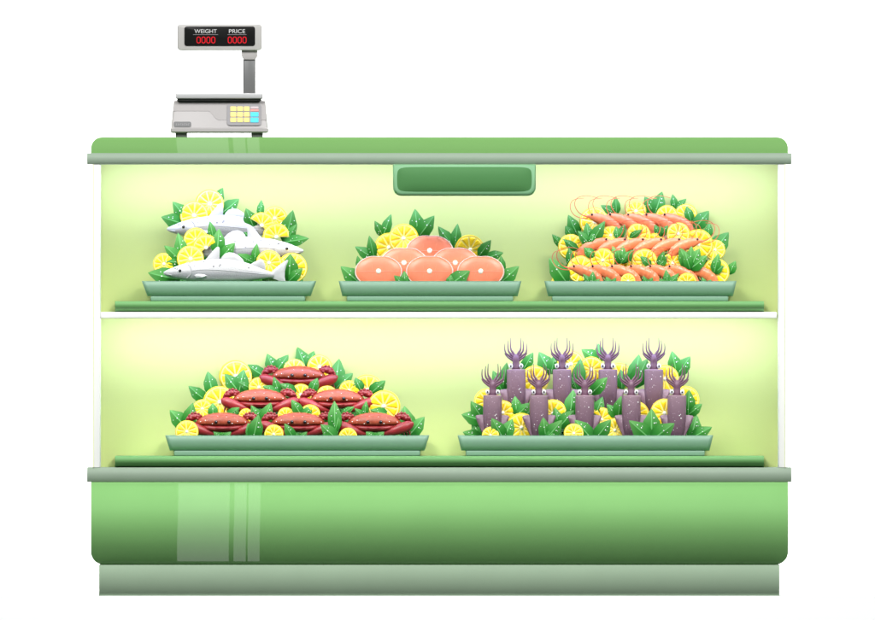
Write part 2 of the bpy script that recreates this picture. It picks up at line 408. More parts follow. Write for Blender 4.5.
for c in (205.4, 236.7):
    bm = new_bm()
    for k in range(4):
        x = c - 7.35 + k * 4.9
        out = rrect(L(x - 2.05, 0)[0], L(x + 2.05, 0)[0], L(0, 42.6)[1], L(0, 35.8)[1], 1.9 * S, 5); inn = rrect(L(x - 1.3, 0)[0], L(x + 1.3, 0)[0], L(0, 41.8)[1], L(0, 36.6)[1], 1.2 * S, 5)
        vo = [bm.verts.new((p[0], .1812, p[1])) for p in out]; vi = [bm.verts.new((p[0], .1812, p[1])) for p in inn]
        wo = [bm.verts.new((p[0], .183, p[1])) for p in out]; n = len(out)
        for i in range(n):
            bm.faces.new((vo[i], vo[(i + 1) % n], vi[(i + 1) % n], vi[i])); bm.faces.new((vo[i], vo[(i + 1) % n], wo[(i + 1) % n], wo[i]))
    obj('red_digits', mesh(bm, 'red_digits', M['red_led'], False), head)

# ------------------------------------------------------------------ trays
def tray(label, xl, xr, il, ir, fl, fr, ptop, pmid, pbot):
    zb = Z(pbot); cx = (xl + xr) / 2
    root = thing('serving_tray', label, 'tray', (X(cx), .23, zb), 'sage green trays on the shelves')
    def ring(bm, hx, hy0, hy1, z, r=.012, n=5):
        pts = rrect(-hx, hx, hy0, hy1, r, n); return [bm.verts.new((p[0], p[1], z)) for p in pts]
    bm = new_bm(); lev = []
    ztop, zmid = Z(ptop) - zb, Z(pmid) - zb
    ht, hm = (xr - xl) / 2 * S, (ir - il) / 2 * S
    hh = ztop - zmid; N = 14; at, ab = 44, -56; st, sb = math.sin(R(at)), math.sin(R(ab)); rad = hh / (st - sb)
    lev.append(ring(bm, hm - .012, -.14, .125, zmid))
    for i in range(N + 1):
        a = R(ab + (at - ab) * i / N); z = zmid + rad * (math.sin(a) - sb); t = (z - zmid) / hh
        bul = rad * math.cos(a) - rad
        lev.append(ring(bm, hm + (ht - hm) * t, -.155 - bul - .004 * t, .14 + .004 * t, z))
    lev.append(ring(bm, ht - .004, -.152, .14, ztop - .0005)); lev.append(ring(bm, ht - .009, -.147, .134, ztop - .006)); lev.append(ring(bm, hm - .012, -.136, .125, .014))
    for a, b in zip(lev, lev[1:]):
        n = len(a)
        for i in range(n): bm.faces.new((a[i], a[(i + 1) % n], b[(i + 1) % n], b[i]))
    bm.faces.new(lev[0][::-1]); bm.faces.new(lev[-1])
    obj('dish', mesh(bm, 'dish', M['tray'], angle=30), root)
    bm = new_bm(); a = (fl - cx) * S; b = (fr - cx) * S
    box(bm, ((a + b) / 2, -.014, zmid / 2), (b - a, .27, zmid - .0004), .003)
    obj('tray_foot', mesh(bm, 'tray_foot', M['tray'], angle=50), root)
tray('sage green tray on the upper shelf holding three silver fish', 141.5, 316, 147, 310, 150.4, 305, 281, 296.2, 301.2)
tray('sage green tray on the upper shelf holding the salmon steaks', 338.5, 521.5, 342, 517.6, 346.8, 513.2, 281, 296.2, 301.2)
tray('sage green tray on the upper shelf holding the shrimp', 544.6, 736.8, 548.4, 733.2, 552.3, 728.4, 281, 296.2, 301.2)
tray('wide sage green tray on the lower shelf holding the red crabs', 165, 429.3, 169.6, 424.6, 173.9, 420.2, 435.6, 450.8, 456.2)
tray('wide sage green tray on the lower shelf holding the purple squid', 457.6, 713.4, 461.6, 710, 466, 705, 435.6, 450.8, 456.2)

# ------------------------------------------------------------------ shared meshes: leaf, lemon
def leaf_mesh(wid, seed, beads=4):
    rnd = random.Random(seed); bm = new_bm(); n = 10; cols = (-1, -.75, -.4, -.07, .07, .4, .75, 1)
    front = []; back = []
    def surf(t, u):
        w = wid * .5 * math.sin(math.pi * min(1, t * .94 + .06) ** .80) ** .95 if t < 1 else 0
        x = u * w * (1 + .05 * math.sin(t * 19 + u * 3))
        y = .10 * (2 * t - 1) ** 2 - .10 - .06 * (abs(u) ** 1.5) * 0 + .10 * abs(u) * w / (wid * .5 + 1e-6) * .6 + (-.012 if abs(u) < .1 else 0)
        y += .008 * math.sin(t * 40) * abs(u) * (1 - t)
        return x, y, t
    for i in range(n + 1):
        t = i / n; front.append([bm.verts.new(surf(t, u)) for u in cols] if i < n else [bm.verts.new((0, 0, 1.0))])
        back.append([bm.verts.new((surf(t, u)[0], surf(t, u)[1] + .018 * (1 - abs(u) ** 4), t)) for u in cols] if i < n else front[-1])
    for g_ in (front, back):
        for i in range(n):
            for k in range(len(cols) - 1):
                if i < n - 1: f = bm.faces.new((g_[i][k], g_[i][k + 1], g_[i + 1][k + 1], g_[i + 1][k]))
                else: f = bm.faces.new((g_[i][k], g_[i][k + 1], g_[n][0]))
                f.material_index = 1 if (k == 3 and g_ is front) else 0
    bmesh.ops.remove_doubles(bm, verts=bm.verts, dist=.0008)
    for _ in range(beads):
        t = rnd.uniform(.2, .72); u = rnd.uniform(-.7, .7); x, y, z = surf(t, u)
        ball(bm, (x, y - .012, z), rnd.choice((.013, .016, .023)), 2, 8, 6)
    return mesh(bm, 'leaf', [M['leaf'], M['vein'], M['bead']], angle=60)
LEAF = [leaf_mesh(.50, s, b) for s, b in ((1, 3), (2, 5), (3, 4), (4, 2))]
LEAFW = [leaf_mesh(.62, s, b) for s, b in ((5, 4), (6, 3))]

def lemon_meshes(a0, a1, segs):
    """unit-radius slice; angles a0..a1 in degrees (a full wheel when they differ by 360)"""
    full = abs(a1 - a0) >= 359; N = 48 if full else 28; TH = .17
    prof = [(0.93, -TH), (.97, -TH * .92), (1.0, -TH * .45), (1.0, TH * .45), (.97, TH * .92), (.93, TH)]
    bm = new_bm(); rings = []
    for i in range(N if full else N + 1):
        a = R(a0 + (a1 - a0) * i / N); rings.append([bm.verts.new((r * math.cos(a), y, r * math.sin(a))) for r, y in prof])
    cnt = len(rings)
    for i in range(cnt if full else cnt - 1):
        p, q = rings[i], rings[(i + 1) % cnt]
        for k in range(len(prof) - 1): bm.faces.new((p[k], p[k + 1], q[k + 1], q[k]))
    if not full:
        for rg in (rings[0], rings[-1]): bm.faces.new(rg)
    rind = mesh(bm, 'rind', M['rind'], angle=50)
    bm = new_bm()
    pts = [(.94 * math.cos(R(a0 + (a1 - a0) * i / N)), .94 * math.sin(R(a0 + (a1 - a0) * i / N))) for i in range(N if full else N + 1)]
    if not full: pts.append((0, 0))
    fr = [bm.verts.new((p[0], -TH * .96, p[1])) for p in pts]; bk = [bm.verts.new((p[0], TH * .96, p[1])) for p in pts]; n = len(pts)
    bm.faces.new(fr); bm.faces.new(bk[::-1])
    for i in range(n): bm.faces.new((fr[i], fr[(i + 1) % n], bk[(i + 1) % n], bk[i]))
    ball(bm, (.0, -TH * 1.0, .0), (.135, .10, .135), 1, 12, 8)
    pith = mesh(bm, 'pith', [M['pith'], M['core']], angle=50)
    bm = new_bm(); rnd = random.Random(segs)
    for s in range(segs):
        b0 = a0 + (a1 - a0) * s / segs + 2.2; b1 = a0 + (a1 - a0) * (s + 1) / segs - 2.2; bmid = R((b0 + b1) / 2)
        K = 8
        out = [(.86 * math.cos(R(b0 + 1.2 + (b1 - b0 - 2.4) * k / K)), .86 * math.sin(R(b0 + 1.2 + (b1 - b0 - 2.4) * k / K))) for k in range(K + 1)]
        apex = (.15 * math.cos(bmid), .15 * math.sin(bmid))
        pts = out + [apex]; cxx = .58 * math.cos(bmid), .58 * math.sin(bmid)
        lv = []
        for sc_, yy in ((1.0, -TH * .94), (.97, -TH * 1.12), (.80, -TH * 1.3), (.4, -TH * 1.38)):
            lv.append([bm.verts.new((cxx[0] + (p[0] - cxx[0]) * sc_, yy, cxx[1] + (p[1] - cxx[1]) * sc_)) for p in pts])
        for A, B in zip(lv, lv[1:]):
            for i in range(len(pts)): bm.faces.new((A[i], A[(i + 1) % len(pts)], B[(i + 1) % len(pts)], B[i]))
        bm.faces.new(lv[-1])
    pulp = mesh(bm, 'pulp', M['pulp'], angle=60)
    return rind, pith, pulp
WHEEL = [lemon_meshes(90, 450, 10), lemon_meshes(72, 432, 10)]
HALF = lemon_meshes(-8, 188, 6)
rl = random.Random(11)
def lemon(px, py, r, d, label, half=None, group=None):
    """a slice standing up in the tray; half = rotation of a half slice in degrees (0 = arc upwards)"""
    y = .08 + d * .01
    root = thing('lemon_slice', label, 'lemon slice', P(px, py, y), group,
                 (R(rl.uniform(-9, 3)), R((-half if half is not None else rl.uniform(-30, 30))), R(rl.uniform(-9, 9))), (r * S,) * 3)
    for nm, me in zip(('rind', 'pith', 'pulp'), HALF if half is not None else rl.choice(WHEEL)): obj(nm, me, root)
rs = random.Random(5)
def sprig(base, tips, d, label, wide=False, group=None):
    """a sprig of pointed leaves: base pixel and the pixel of each tip, or (bx, by, tx, ty)"""
    y = .08 + d * .01
    root = thing('leaf_sprig', label, 'leaf sprig', P(base[0], base[1], y), group)
    for i, t in enumerate(tips):
        b = t[:2] if len(t) == 4 else base; q = t[-2:]
        dx, dz = q[0] - b[0], b[1] - q[1]; ln = math.hypot(dx, dz) * S * 1.03
        ln = max(ln, .02)
        w = rs.uniform(.9, 1.12) * (1.08 if ln < .045 else .96)
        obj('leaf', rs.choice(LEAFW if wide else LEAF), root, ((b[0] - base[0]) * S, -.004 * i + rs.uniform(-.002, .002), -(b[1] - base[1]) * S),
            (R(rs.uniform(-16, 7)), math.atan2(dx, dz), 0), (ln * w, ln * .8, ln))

# ------------------------------------------------------------------ beds of leaves that carry the food
def bed(label, prof, ptop, ybase, seed, n=420):
    rnd = random.Random(seed); bm = new_bm()
    x0, x1 = prof[0][0], prof[-1][0]
    def top(x):
        for (a, b), (c, e) in zip(prof, prof[1:]):
            if a <= x <= c: return b + (e - b) * (x - a) / (c - a)
        return ptop
    # a lumpy heap: cross sections along x, rising towards the back
    NXs, NYs = 40, 14; grid = []
    for i in range(NXs + 1):
        px = x0 + (x1 - x0) * i / NXs; row = []
        hgt = max(0, (ybase - top(px))) * S
        for j in range(NYs + 1):
            t = j / NYs; y = .115 + .235 * t
            lift = .78 * t ** 1.9 if t < .93 else .66 * (1 - t) / .07
            z = Z(ybase) + hgt * lift * .92 + .004 * noise.noise(Vector((px * .12, t * 7, seed)))
            row.append(bm.verts.new((X(px), y, z)))
        grid.append(row)
    for i in range(NXs):
        for j in range(NYs): bm.faces.new((grid[i][j], grid[i + 1][j], grid[i + 1][j + 1], grid[i][j + 1]))
    edge = [grid[i][0] for i in range(NXs + 1)] + [grid[NXs][j] for j in range(1, NYs + 1)] + [grid[i][NYs] for i in range(NXs - 1, -1, -1)] + [grid[0][j] for j in range(NYs - 1, 0, -1)]
    bot = [bm.verts.new((v.co.x, v.co.y, Z(ybase) - .012)) for v in edge]
    for i in range(len(edge)): bm.faces.new((edge[i], edge[(i + 1) % len(edge)], bot[(i + 1) % len(edge)], bot[i]))
    bm.faces.new(bot)
    # leaf blades lying all over it
    for _ in range(n):
        i = rnd.randrange(2, NXs - 2); j = rnd.randrange(0, NYs - 1); v = grid[i][j].co
        up = Vector((rnd.uniform(-.9, .9), rnd.uniform(-.5, .1), rnd.uniform(.1, .8))).normalized(); side = up.cross(Vector((0, 1, .3))).normalized()
        l = rnd.uniform(.010, .018); w = l * .3; o = v + Vector((0, -.001, -.006))
        a = bm.verts.new(o); b = bm.verts.new(o + up * l * .5 + side * w); c = bm.verts.new(o + up * l); e = bm.verts.new(o + up * l * .5 - side * w)
        bm.faces.new((a, b, c, e))
    o = obj('leaf_bed', mesh(bm, 'leaf_bed', M['bed'], angle=50)); o['kind'] = 'stuff'
    o['label'] = label; o['category'] = 'leaf bed'
bed('dark green leaves heaped under the three silver fish', [(152, 284), (170, 262), (185, 232), (205, 215), (225, 218), (245, 228), (262, 225), (282, 226), (292, 246), (302, 272), (306, 284)], 284, 289, 1)
bed('dark green leaves heaped behind the salmon steaks', [(352, 284), (372, 262), (388, 248), (412, 240), (440, 246), (462, 252), (482, 262), (505, 284)], 284, 289, 2)
bed('dark green leaves heaped under the shrimp', [(553, 284), (562, 256), (578, 232), (600, 218), (630, 214), (665, 212), (690, 222), (706, 240), (720, 262), (729, 284)], 284, 289, 3)
bed('dark green leaves heaped under the red crabs', [(178, 438), (190, 424), (207, 404), (228, 392), (256, 384), (276, 370), (300, 368), (326, 370), (345, 388), (376, 398), (398, 414), (418, 438)], 438, 444, 4)
bed('dark green leaves heaped behind the purple squid', [(470, 438), (480, 418), (492, 398), (512, 382), (545, 378), (590, 376), (630, 378), (665, 380), (686, 402), (696, 420), (703, 438)], 438, 444, 5)

# ------------------------------------------------------------------ fish
def lens(bm, pts, th, mi=0):
    """a fin: an outline in (x, z) that is thick in the middle and thin at its edge"""
    n = len(pts); cx = sum(p[0] for p in pts) / n; cz = sum(p[1] for p in pts) / n
    mid = [bm.verts.new((p[0], 0, p[1])) for p in pts]
    for s in (-1, 1):
        inn = [bm.verts.new((cx + (p[0] - cx) * .7, s * th, cz + (p[1] - cz) * .7)) for p in pts]
        for i in range(n):
            f = bm.faces.new((mid[i], mid[(i + 1) % n], inn[(i + 1) % n], inn[i])); f.material_index = mi
        f = bm.faces.new(inn); f.material_index = mi
def fx(pts, c=(180, 270.6)): return [((x - c[0]) * S, (c[1] - y) * S) for x, y in pts]
secs = []
for (x, yt, yb, w) in ((163.6, 271.8, 274.2, 1.0), (168, 269.6, 276.4, 3), (174, 267.2, 278.2, 5), (181, 264.6, 279.6, 6.4), (192, 261.8, 281.2, 7.6), (205, 259.8, 282.0, 8.2), (220, 258.6, 282.0, 8.0), (235, 260.0, 281.6, 7), (248, 263.4, 280.8, 5.6), (258, 267.2, 279.6, 4.2), (267, 270.6, 278.4, 3), (274, 272.2, 277.6, 2)):
    secs.append(((x - 180) * S, 0, (270.6 - (yt + yb) / 2) * S, (yb - yt) / 2 * S, w * S))
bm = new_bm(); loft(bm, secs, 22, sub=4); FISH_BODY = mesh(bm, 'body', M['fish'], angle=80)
def fin_mesh(name, pts, th, m): 
    bm = new_bm(); lens(bm, fx(cr([*pts, pts[0]], 3)[:-1] if False else pts), th); return mesh(bm, name, m, angle=50)
FINS = [('dorsal_fin', fin_mesh('dorsal_fin', [(203.5, 262), (208, 256.6), (213, 250.6), (216.5, 247.2), (218.4, 246.6), (219.6, 247.8), (219.8, 252), (219.2, 261)], .003, M['fin'])),
        ('dorsal_fin', fin_mesh('dorsal_fin', [(220.4, 261), (222, 256.6), (225, 253.6), (229, 252.2), (234, 252.8), (239, 255.6), (243, 259.4), (246, 264.8), (240, 265)], .003, M['fin'])),
        ('adipose_fin', fin_mesh('adipose_fin', [(248, 266), (254, 262), (260.6, 259), (263.4, 260.6), (265.2, 264), (265.8, 270.5), (258, 269.5)], .0025, M['fin_grey'])),
        ('tail_fin', fin_mesh('tail_fin', [(270, 275), (272, 271.6), (278, 266), (284, 261.6), (287.4, 259.6), (288.4, 260.6), (286.4, 265.5), (285, 271), (284.8, 276), (285.6, 281.6), (279, 280.6), (272, 278)], .003, M['fin']))]
bm = new_bm(); lens(bm, fx([(194, 275.4), (198, 273.4), (205, 274), (208, 276), (203, 278), (196, 278)]), .0035); PECT = mesh(bm, 'pectoral_fin', M['fin'], angle=50)
bm = new_bm(); ball(bm, (0, 0, 0), (2.7 * S, .004, 2.7 * S)); EYE_R = mesh(bm, 'eye', M['eye_w'])
bm = new_bm(); ball(bm, (0, 0, 0), (1.6 * S, .004, 1.6 * S)); EYE_P = mesh(bm, 'pupil', M['eye_b'])
def flank(pts, r, name, m):
    # a fold following both flanks; y comes from the body's own half width
    bm = new_bm()
    for q in (-1, 1):
        rows_ = []
        for x, y in pts:
            best = min(secs, key=lambda e: abs(e[0] - (x - 180) * S)); z = (270.6 - y) * S
            t = max(-1, min(1, (z - best[2]) / best[3])); rows_.append(((x - 180) * S, q * (best[4] * math.sqrt(1 - t * t) + .0004), z, r * S, r * S))
        loft(bm, rows_, 6, sub=3)
    return mesh(bm, name, m, angle=70)
GILL = flank([(188, 264.2), (190.6, 267), (191.6, 270.6), (190.4, 274.6), (187, 278)], .5, 'gill_fold', M['fin_grey'])
LINE = flank([(192, 270.6), (205, 269.6), (220, 270), (235, 271.2), (248, 272.8), (258, 273.6), (267, 274.4)], .32, 'lateral_line', M['fin_grey'])
MOUTH = flank([(165, 274.4), (168, 274.4), (171.6, 275)], .4, 'mouth', M['fin_grey'])
def fish(px, py, d, flip, label):
    root = thing('fish', label, 'fish', P(px, py, .08 + d * .01), 'whole silver fish', (0, 0, math.pi if flip else 0))
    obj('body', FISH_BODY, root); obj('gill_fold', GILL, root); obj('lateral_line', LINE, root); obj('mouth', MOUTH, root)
    for nm, me in FINS: obj(nm, me, root)
    s = -1 if not flip else 1
    obj('pectoral_fin', PECT, root, (0, s * 7.2 * S, 0))
    for q in (-1, 1):
        e = obj('eye', EYE_R, root, (0, q * 5.5 * S, 0)); obj('pupil', EYE_P, e, (0, q * .0026, 0))
fish(180, 270.6, 7, False, 'lowest silver fish, facing left, lying along the tray rim')
fish(286.9, 248.5, 15, True, 'only silver fish facing right, in the middle of the heap')
fish(183.5, 226.8, 21, False, 'highest silver fish, facing left below the topmost lemons')

lemon(209.5, 204, 14.5, 25, 'highest lemon slice over the fish, beside a leaf tip')
lemon(194.3, 215.5, 14.4, 23.6, 'lemon slice resting on the back of the highest fish near its head')
lemon(275, 218.5, 12.4, 22.6, 'back lemon slice of the three above the right-facing fish')
lemon(261.6, 225.6, 13.4, 19.4, 'half lemon slice with its cut edge down left above the right-facing fish', half=-40)
lemon(276.3, 236.8, 13.8, 18.3, 'half lemon slice lying on the back of the right-facing fish', half=8)
lemon(196, 240, 12.4, 14.2, 'round lemon slice under the eye of the highest fish')
lemon(205.8, 247.8, 13.4, 13, 'half lemon slice with its cut edge to the right above the lowest fish', half=32)
lemon(190.4, 259, 13.6, 11.6, 'lemon slice leaning on the head of the lowest fish')
lemon(163.9, 264, 11, 12.6, 'lemon slice at the far left edge of the fish tray')
lemon(269, 263, 13, 11, 'lemon slice standing behind the tail of the lowest fish')
lemon(292.2, 268, 15.2, 12.2, 'large lemon slice at the right end of the fish tray, below the fish snout')
sprig((188.6, 221), [(173, 202), (184, 224, 161.6, 217)], 24, 'two leaves above the snout of the highest fish', True)
sprig((213, 208), [(222.8, 187.6), (221, 214, 239.3, 198.8)], 26.4, 'two leaf tips right of the topmost lemon slice', True)
sprig((260, 216), [(261.4, 199.8)], 24.4, 'single leaf tip behind the lemons of the right-facing fish')
sprig((254, 228), [(246, 208.6), (250, 237, 231.6, 220.6)], 19.8, 'two leaves left of the half slice above the right-facing fish', True)
sprig((285, 242), [(292.8, 210.6), (296.9, 224), (308.7, 238.4)], 19, 'three leaves above the snout of the right-facing fish')
sprig((214, 240), [(209.8, 221.4)], 15.6, 'single leaf overlapping the belly of the highest fish')
sprig((184, 263), [(178, 233), (164.7, 246), (158.5, 260.5)], 12.8, 'three leaves fanning left above the head of the lowest fish')
sprig((180, 280), [(148, 272.8)], 9.5, 'single leaf lying under the snout of the lowest fish', True)
sprig((217, 254), [(219, 229), (221, 258, 234.8, 243)], 12.2, 'two leaves left of the right-facing fish tail end, above the first dorsal fin', True)
sprig((254, 263), [(257, 243.6), (238, 254)], 11.8, 'two leaves behind the dorsal fin of the lowest fish')
sprig((289, 281), [(290.4, 254), (302.4, 268.4)], 9.6, 'two leaves right of the tail of the lowest fish', True)

# ------------------------------------------------------------------ salmon steaks
RX, RZ = 23.8 * S, 16.6 * S
def ell(k, n=40, rz=RZ): return [(RX * k * math.cos(2 * math.pi * i / n), rz * k * math.sin(2 * math.pi * i / n) + (-.0035 * max(0, math.sin(2 * math.pi * i / n)) ** 30)) for i in range(n)]
bm = new_bm(); lv = []
for k, y in ((.3, -.0165), (.62, -.0155), (.85, -.0128), (.955, -.0095), (.965, .012)):
    lv.append([bm.verts.new((p[0], y, p[1])) for p in ell(k)])
for A, B in zip(lv, lv[1:]):
    for i in range(40): bm.faces.new((A[i], A[(i + 1) % 40], B[(i + 1) % 40], B[i]))
bm.faces.new(lv[0]); bm.faces.new(lv[-1][::-1]); ST_F = mesh(bm, 'flesh', M['salmon'], angle=60)
bm = new_bm(); lv = []
for k, y in ((.945, -.0094), (.975, -.0108), (1.0, -.008), (1.0, .012), (.95, .0135)):
    lv.append([bm.verts.new((p[0], y, p[1])) for p in ell(k)])
for A, B in zip(lv, lv[1:]):
    for i in range(40): bm.faces.new((A[i], A[(i + 1) % 40], B[(i + 1) % 40], B[i]))
bm.faces.new(lv[-1][::-1]); ST_S = mesh(bm, 'skin', M['sskin'], angle=60)
bm = new_bm(); ball(bm, (0, -.0155, 0), (2.7 * S, .0045, 2.7 * S), 0, 16, 10); ST_B = mesh(bm, 'bone', M['bone'])
bm = new_bm()
for s in (-1, 1):
    loft(bm, [(s * .006, 0, 0, .0009, .002), (s * .03, .0009, .0004, .0007, .002), (s * .052, .003, .0, .0006, .002), (s * .064, .006, 0, .0004, .002)], 6, sub=2)
    for q in (1, -1):
        for j, (xx, hz) in enumerate(((.016, .036), (.034, .028), (.05, .016))):
            loft(bm, [(s * xx, .001 + j * .0012, q * .004, .0004, .0016), (s * (xx + .004), .0015 + j * .0014, q * hz * .55, .0004, .0016), (s * (xx - .003), .0045 + j * .0012, q * hz, .0003, .0016)], 5, sub=2)
ST_L = mesh(bm, 'fat_lines', M['fat'])
for px, py, d, lab in ((378.5, 271.8, 6, 'front row salmon steak on the left, by the corner leaf'), (429.6, 271.8, 5.4, 'front row salmon steak in the middle, between two low leaves'), (480.7, 271.8, 6.3, 'front row salmon steak on the right end'),
                       (404, 263.4, 10.2, 'second tier salmon steak on the left, below the two lemons'), (455.2, 263.4, 10.6, 'second tier salmon steak on the right, below the single lemon'), (429.6, 251.2, 15, 'topmost salmon steak of the stack')):
    r_ = thing('salmon_steak', lab, 'salmon steak', P(px, py, .08 + d * .01), 'salmon steaks on the middle tray', (R(-6), 0, 0))
    obj('flesh', ST_F, r_); obj('skin', ST_S, r_); obj('bone', ST_B, r_); obj('fat_lines', ST_L, r_, (0, -.0162, 0))
lemon(389.2, 247.5, 14.8, 19.5, 'lower left lemon slice of the pair behind the salmon steaks')
lemon(403.8, 238.7, 15, 18.4, 'upper lemon slice of the pair behind the salmon steaks')
lemon(469.6, 249.6, 14.9, 18.8, 'single lemon slice behind the right salmon steaks')
sprig((383, 236), [(374.8, 221), (391, 214.3)], 21.5, 'two leaves above the lower left lemon over the salmon')
sprig((418.6, 237), [(415, 209.4), (434, 216)], 21, 'two tall leaves above the topmost salmon steak', True)
sprig((374.5, 259), [(355, 246.5), (369.3, 236)], 19.8, 'two leaves left of the lemons on the salmon tray')
sprig((454.5, 249), [(438.3, 226.6), (457.6, 223.8)], 20.6, 'two leaves between the topmost steak and the single lemon')
sprig((479, 256), [(490.8, 240.3), (486, 258, 503.6, 252.6)], 17, 'two leaves right of the single lemon on the salmon tray', True)
sprig((361, 271), [(357.4, 256)], 13, 'small leaf tip behind the left front steak')
sprig((502, 272), [(501, 256)], 13, 'small leaf tip behind the right front steak')
sprig((362, 285), [(341, 266.6)], 7.4, 'broad leaf in the left corner of the salmon tray', True)
sprig((498, 285), [(518.6, 266.4)], 7.4, 'broad leaf in the right corner of the salmon tray', True)
sprig((405, 286), [(404.3, 270.8), (394.3, 275.6), (412, 281)], 3.2, 'low leaves between the left and middle front steaks', True)
sprig((449, 285), [(469.8, 270.8), (451, 275)], 3.2, 'low slanting leaf between the middle and right front steaks', True)

# ------------------------------------------------------------------ shrimp
def sx(x, y): return x * S, -y * S
path = [(-6.5, 2.2, .4, .4), (-3, 2.0, 1.7, 1.5), (1, 2.4, 3.2, 2.4), (6, 3.8, 4.3, 3), (12, 5.9, 4.6, 3.1), (17, 8.0, 4.6, 3.1), (21.5, 11, 4.5, 3), (24.6, 15, 4.1, 2.7), (24.8, 18.5, 3.2, 2.2), (23.4, 21.5, 2.0, 1.8)]
sec = cr([(x * S, 0, -y * S, a * 1.18 * S, b * S) for x, y, a, b in path], 6)
out = []
for i, s in enumerate(sec):
    t = i / (len(sec) - 1); k = 1.0
    if t > .36: k = 1 + .11 * (1 - ((t - .36) * 9.5 % 1)) - .04
    out.append((*s[:3], s[3] * k, s[4] * k))
bm = new_bm(); loft(bm, out, 14, sub=1); SH_B = mesh(bm, 'body', M['shrimp'], angle=50)
bm = new_bm(); loft(bm, [(-5.5 * S, 0, -1.6 * S, .5 * S, .4 * S), (-9.0 * S, 0, -.6 * S, .35 * S, .3 * S), (-12 * S, 0, .3 * S, .12 * S, .12 * S)], 6, sub=2); SH_R = mesh(bm, 'rostrum', M['shrimp'])
bm = new_bm()
for a in (-28, 0, 28):
    c, s_ = math.cos(R(a + 200)), math.sin(R(a + 200))
    loft(bm, [(23.6 * S, 0, -20.8 * S, .7 * S, .5 * S), ((23.6 + 3.2 * c - 1) * S, 0, (-20.8 - 2.4 + 1.6 * s_) * S, 1.2 * S, .4 * S), ((23.6 + 5.6 * c - 1) * S, 0, (-20.8 - 3.4 + 3 * s_) * S, .5 * S, .3 * S)], 8, sub=2)
SH_T = mesh(bm, 'tail_fan', M['shrimp_l'])
def ant(pts):
    bm = new_bm(); n = len(pts)
    loft(bm, [(x * S, -.001 * i, -y * S, (.42 - .2 * i / n) * S, (.42 - .2 * i / n) * S) for i, (x, y) in enumerate(pts)], 6, sub=4); return mesh(bm, 'antenna', M['antenna'])
SH_A = [ant([(-4, 4), (-11, 3.6), (-17.5, .8), (-21.2, -4.5), (-21.6, -9.5), (-19.6, -13.6), (-15, -15.4), (-8, -16.2)]), ant([(-4, 3), (-9.5, .8), (-14.5, -3.4), (-17, -8.6), (-16.8, -13.2), (-13.6, -17), (-7, -18.6), (0, -18), (6, -16.4)])]
bm = new_bm()
for k in range(5): loft(bm, [((6 + k * 3.1) * S, 0, -(7.2 + k * 1.25) * S, .5 * S, .4 * S), ((5 + k * 3.1) * S, 0, -(9.8 + k * 1.3) * S, .4 * S, .3 * S), ((6.4 + k * 3.1) * S, 0, -(11.2 + k * 1.35) * S, .2 * S, .2 * S)], 6, sub=2)
SH_L = mesh(bm, 'legs', M['shrimp_l'])
bm = new_bm(); ball(bm, (0, 0, 0), 1.15 * S, 0, 10, 8); SH_E = mesh(bm, 'eye', M['eye_b'])
def shrimp(px, py, d, flip, label):
    root = thing('shrimp', label, 'shrimp', P(px, py, .08 + d * .01), 'pink cooked shrimp in three rows', (0, 0, math.pi if flip else 0))
    obj('body', SH_B, root); obj('rostrum', SH_R, root); obj('tail_fan', SH_T, root); obj('legs', SH_L, root)
    for q in (-1, 1): obj('eye', SH_E, root, (0, q * 2.4 * S, -.2 * S))
    for i, me in enumerate(SH_A): obj('antenna', me, root, (0, (-.004 if not flip else .004) + i * .001, 0))
ordn = ('leftmost', 'second from the left', 'third from the left', 'fourth from the left', 'fifth from the left', 'sixth from the left', 'rightmost')
for i, x in enumerate((591.9, 610.1, 628.1, 646.4, 664.6)):
    shrimp(x, 214.3, 22 + i * 1.25, False, f'{ordn[i] if i < 4 else "rightmost"} shrimp of the top row, head to the left')
for i, x in enumerate((606.3, 625, 642.8, 661, 679.2, 697.5)):
    shrimp(x, 239, 14 + (5 - i) * 1.25, True, f'{ordn[i] if i < 5 else "rightmost"} shrimp of the middle row, head to the right')
for i, x in enumerate((573.9, 592.6, 612, 631, 650.2, 669.4, 688.6)):
    shrimp(x, 265.9, 5.2 + i * 1.2, False, f'{ordn[i]} shrimp of the bottom row, head to the left')
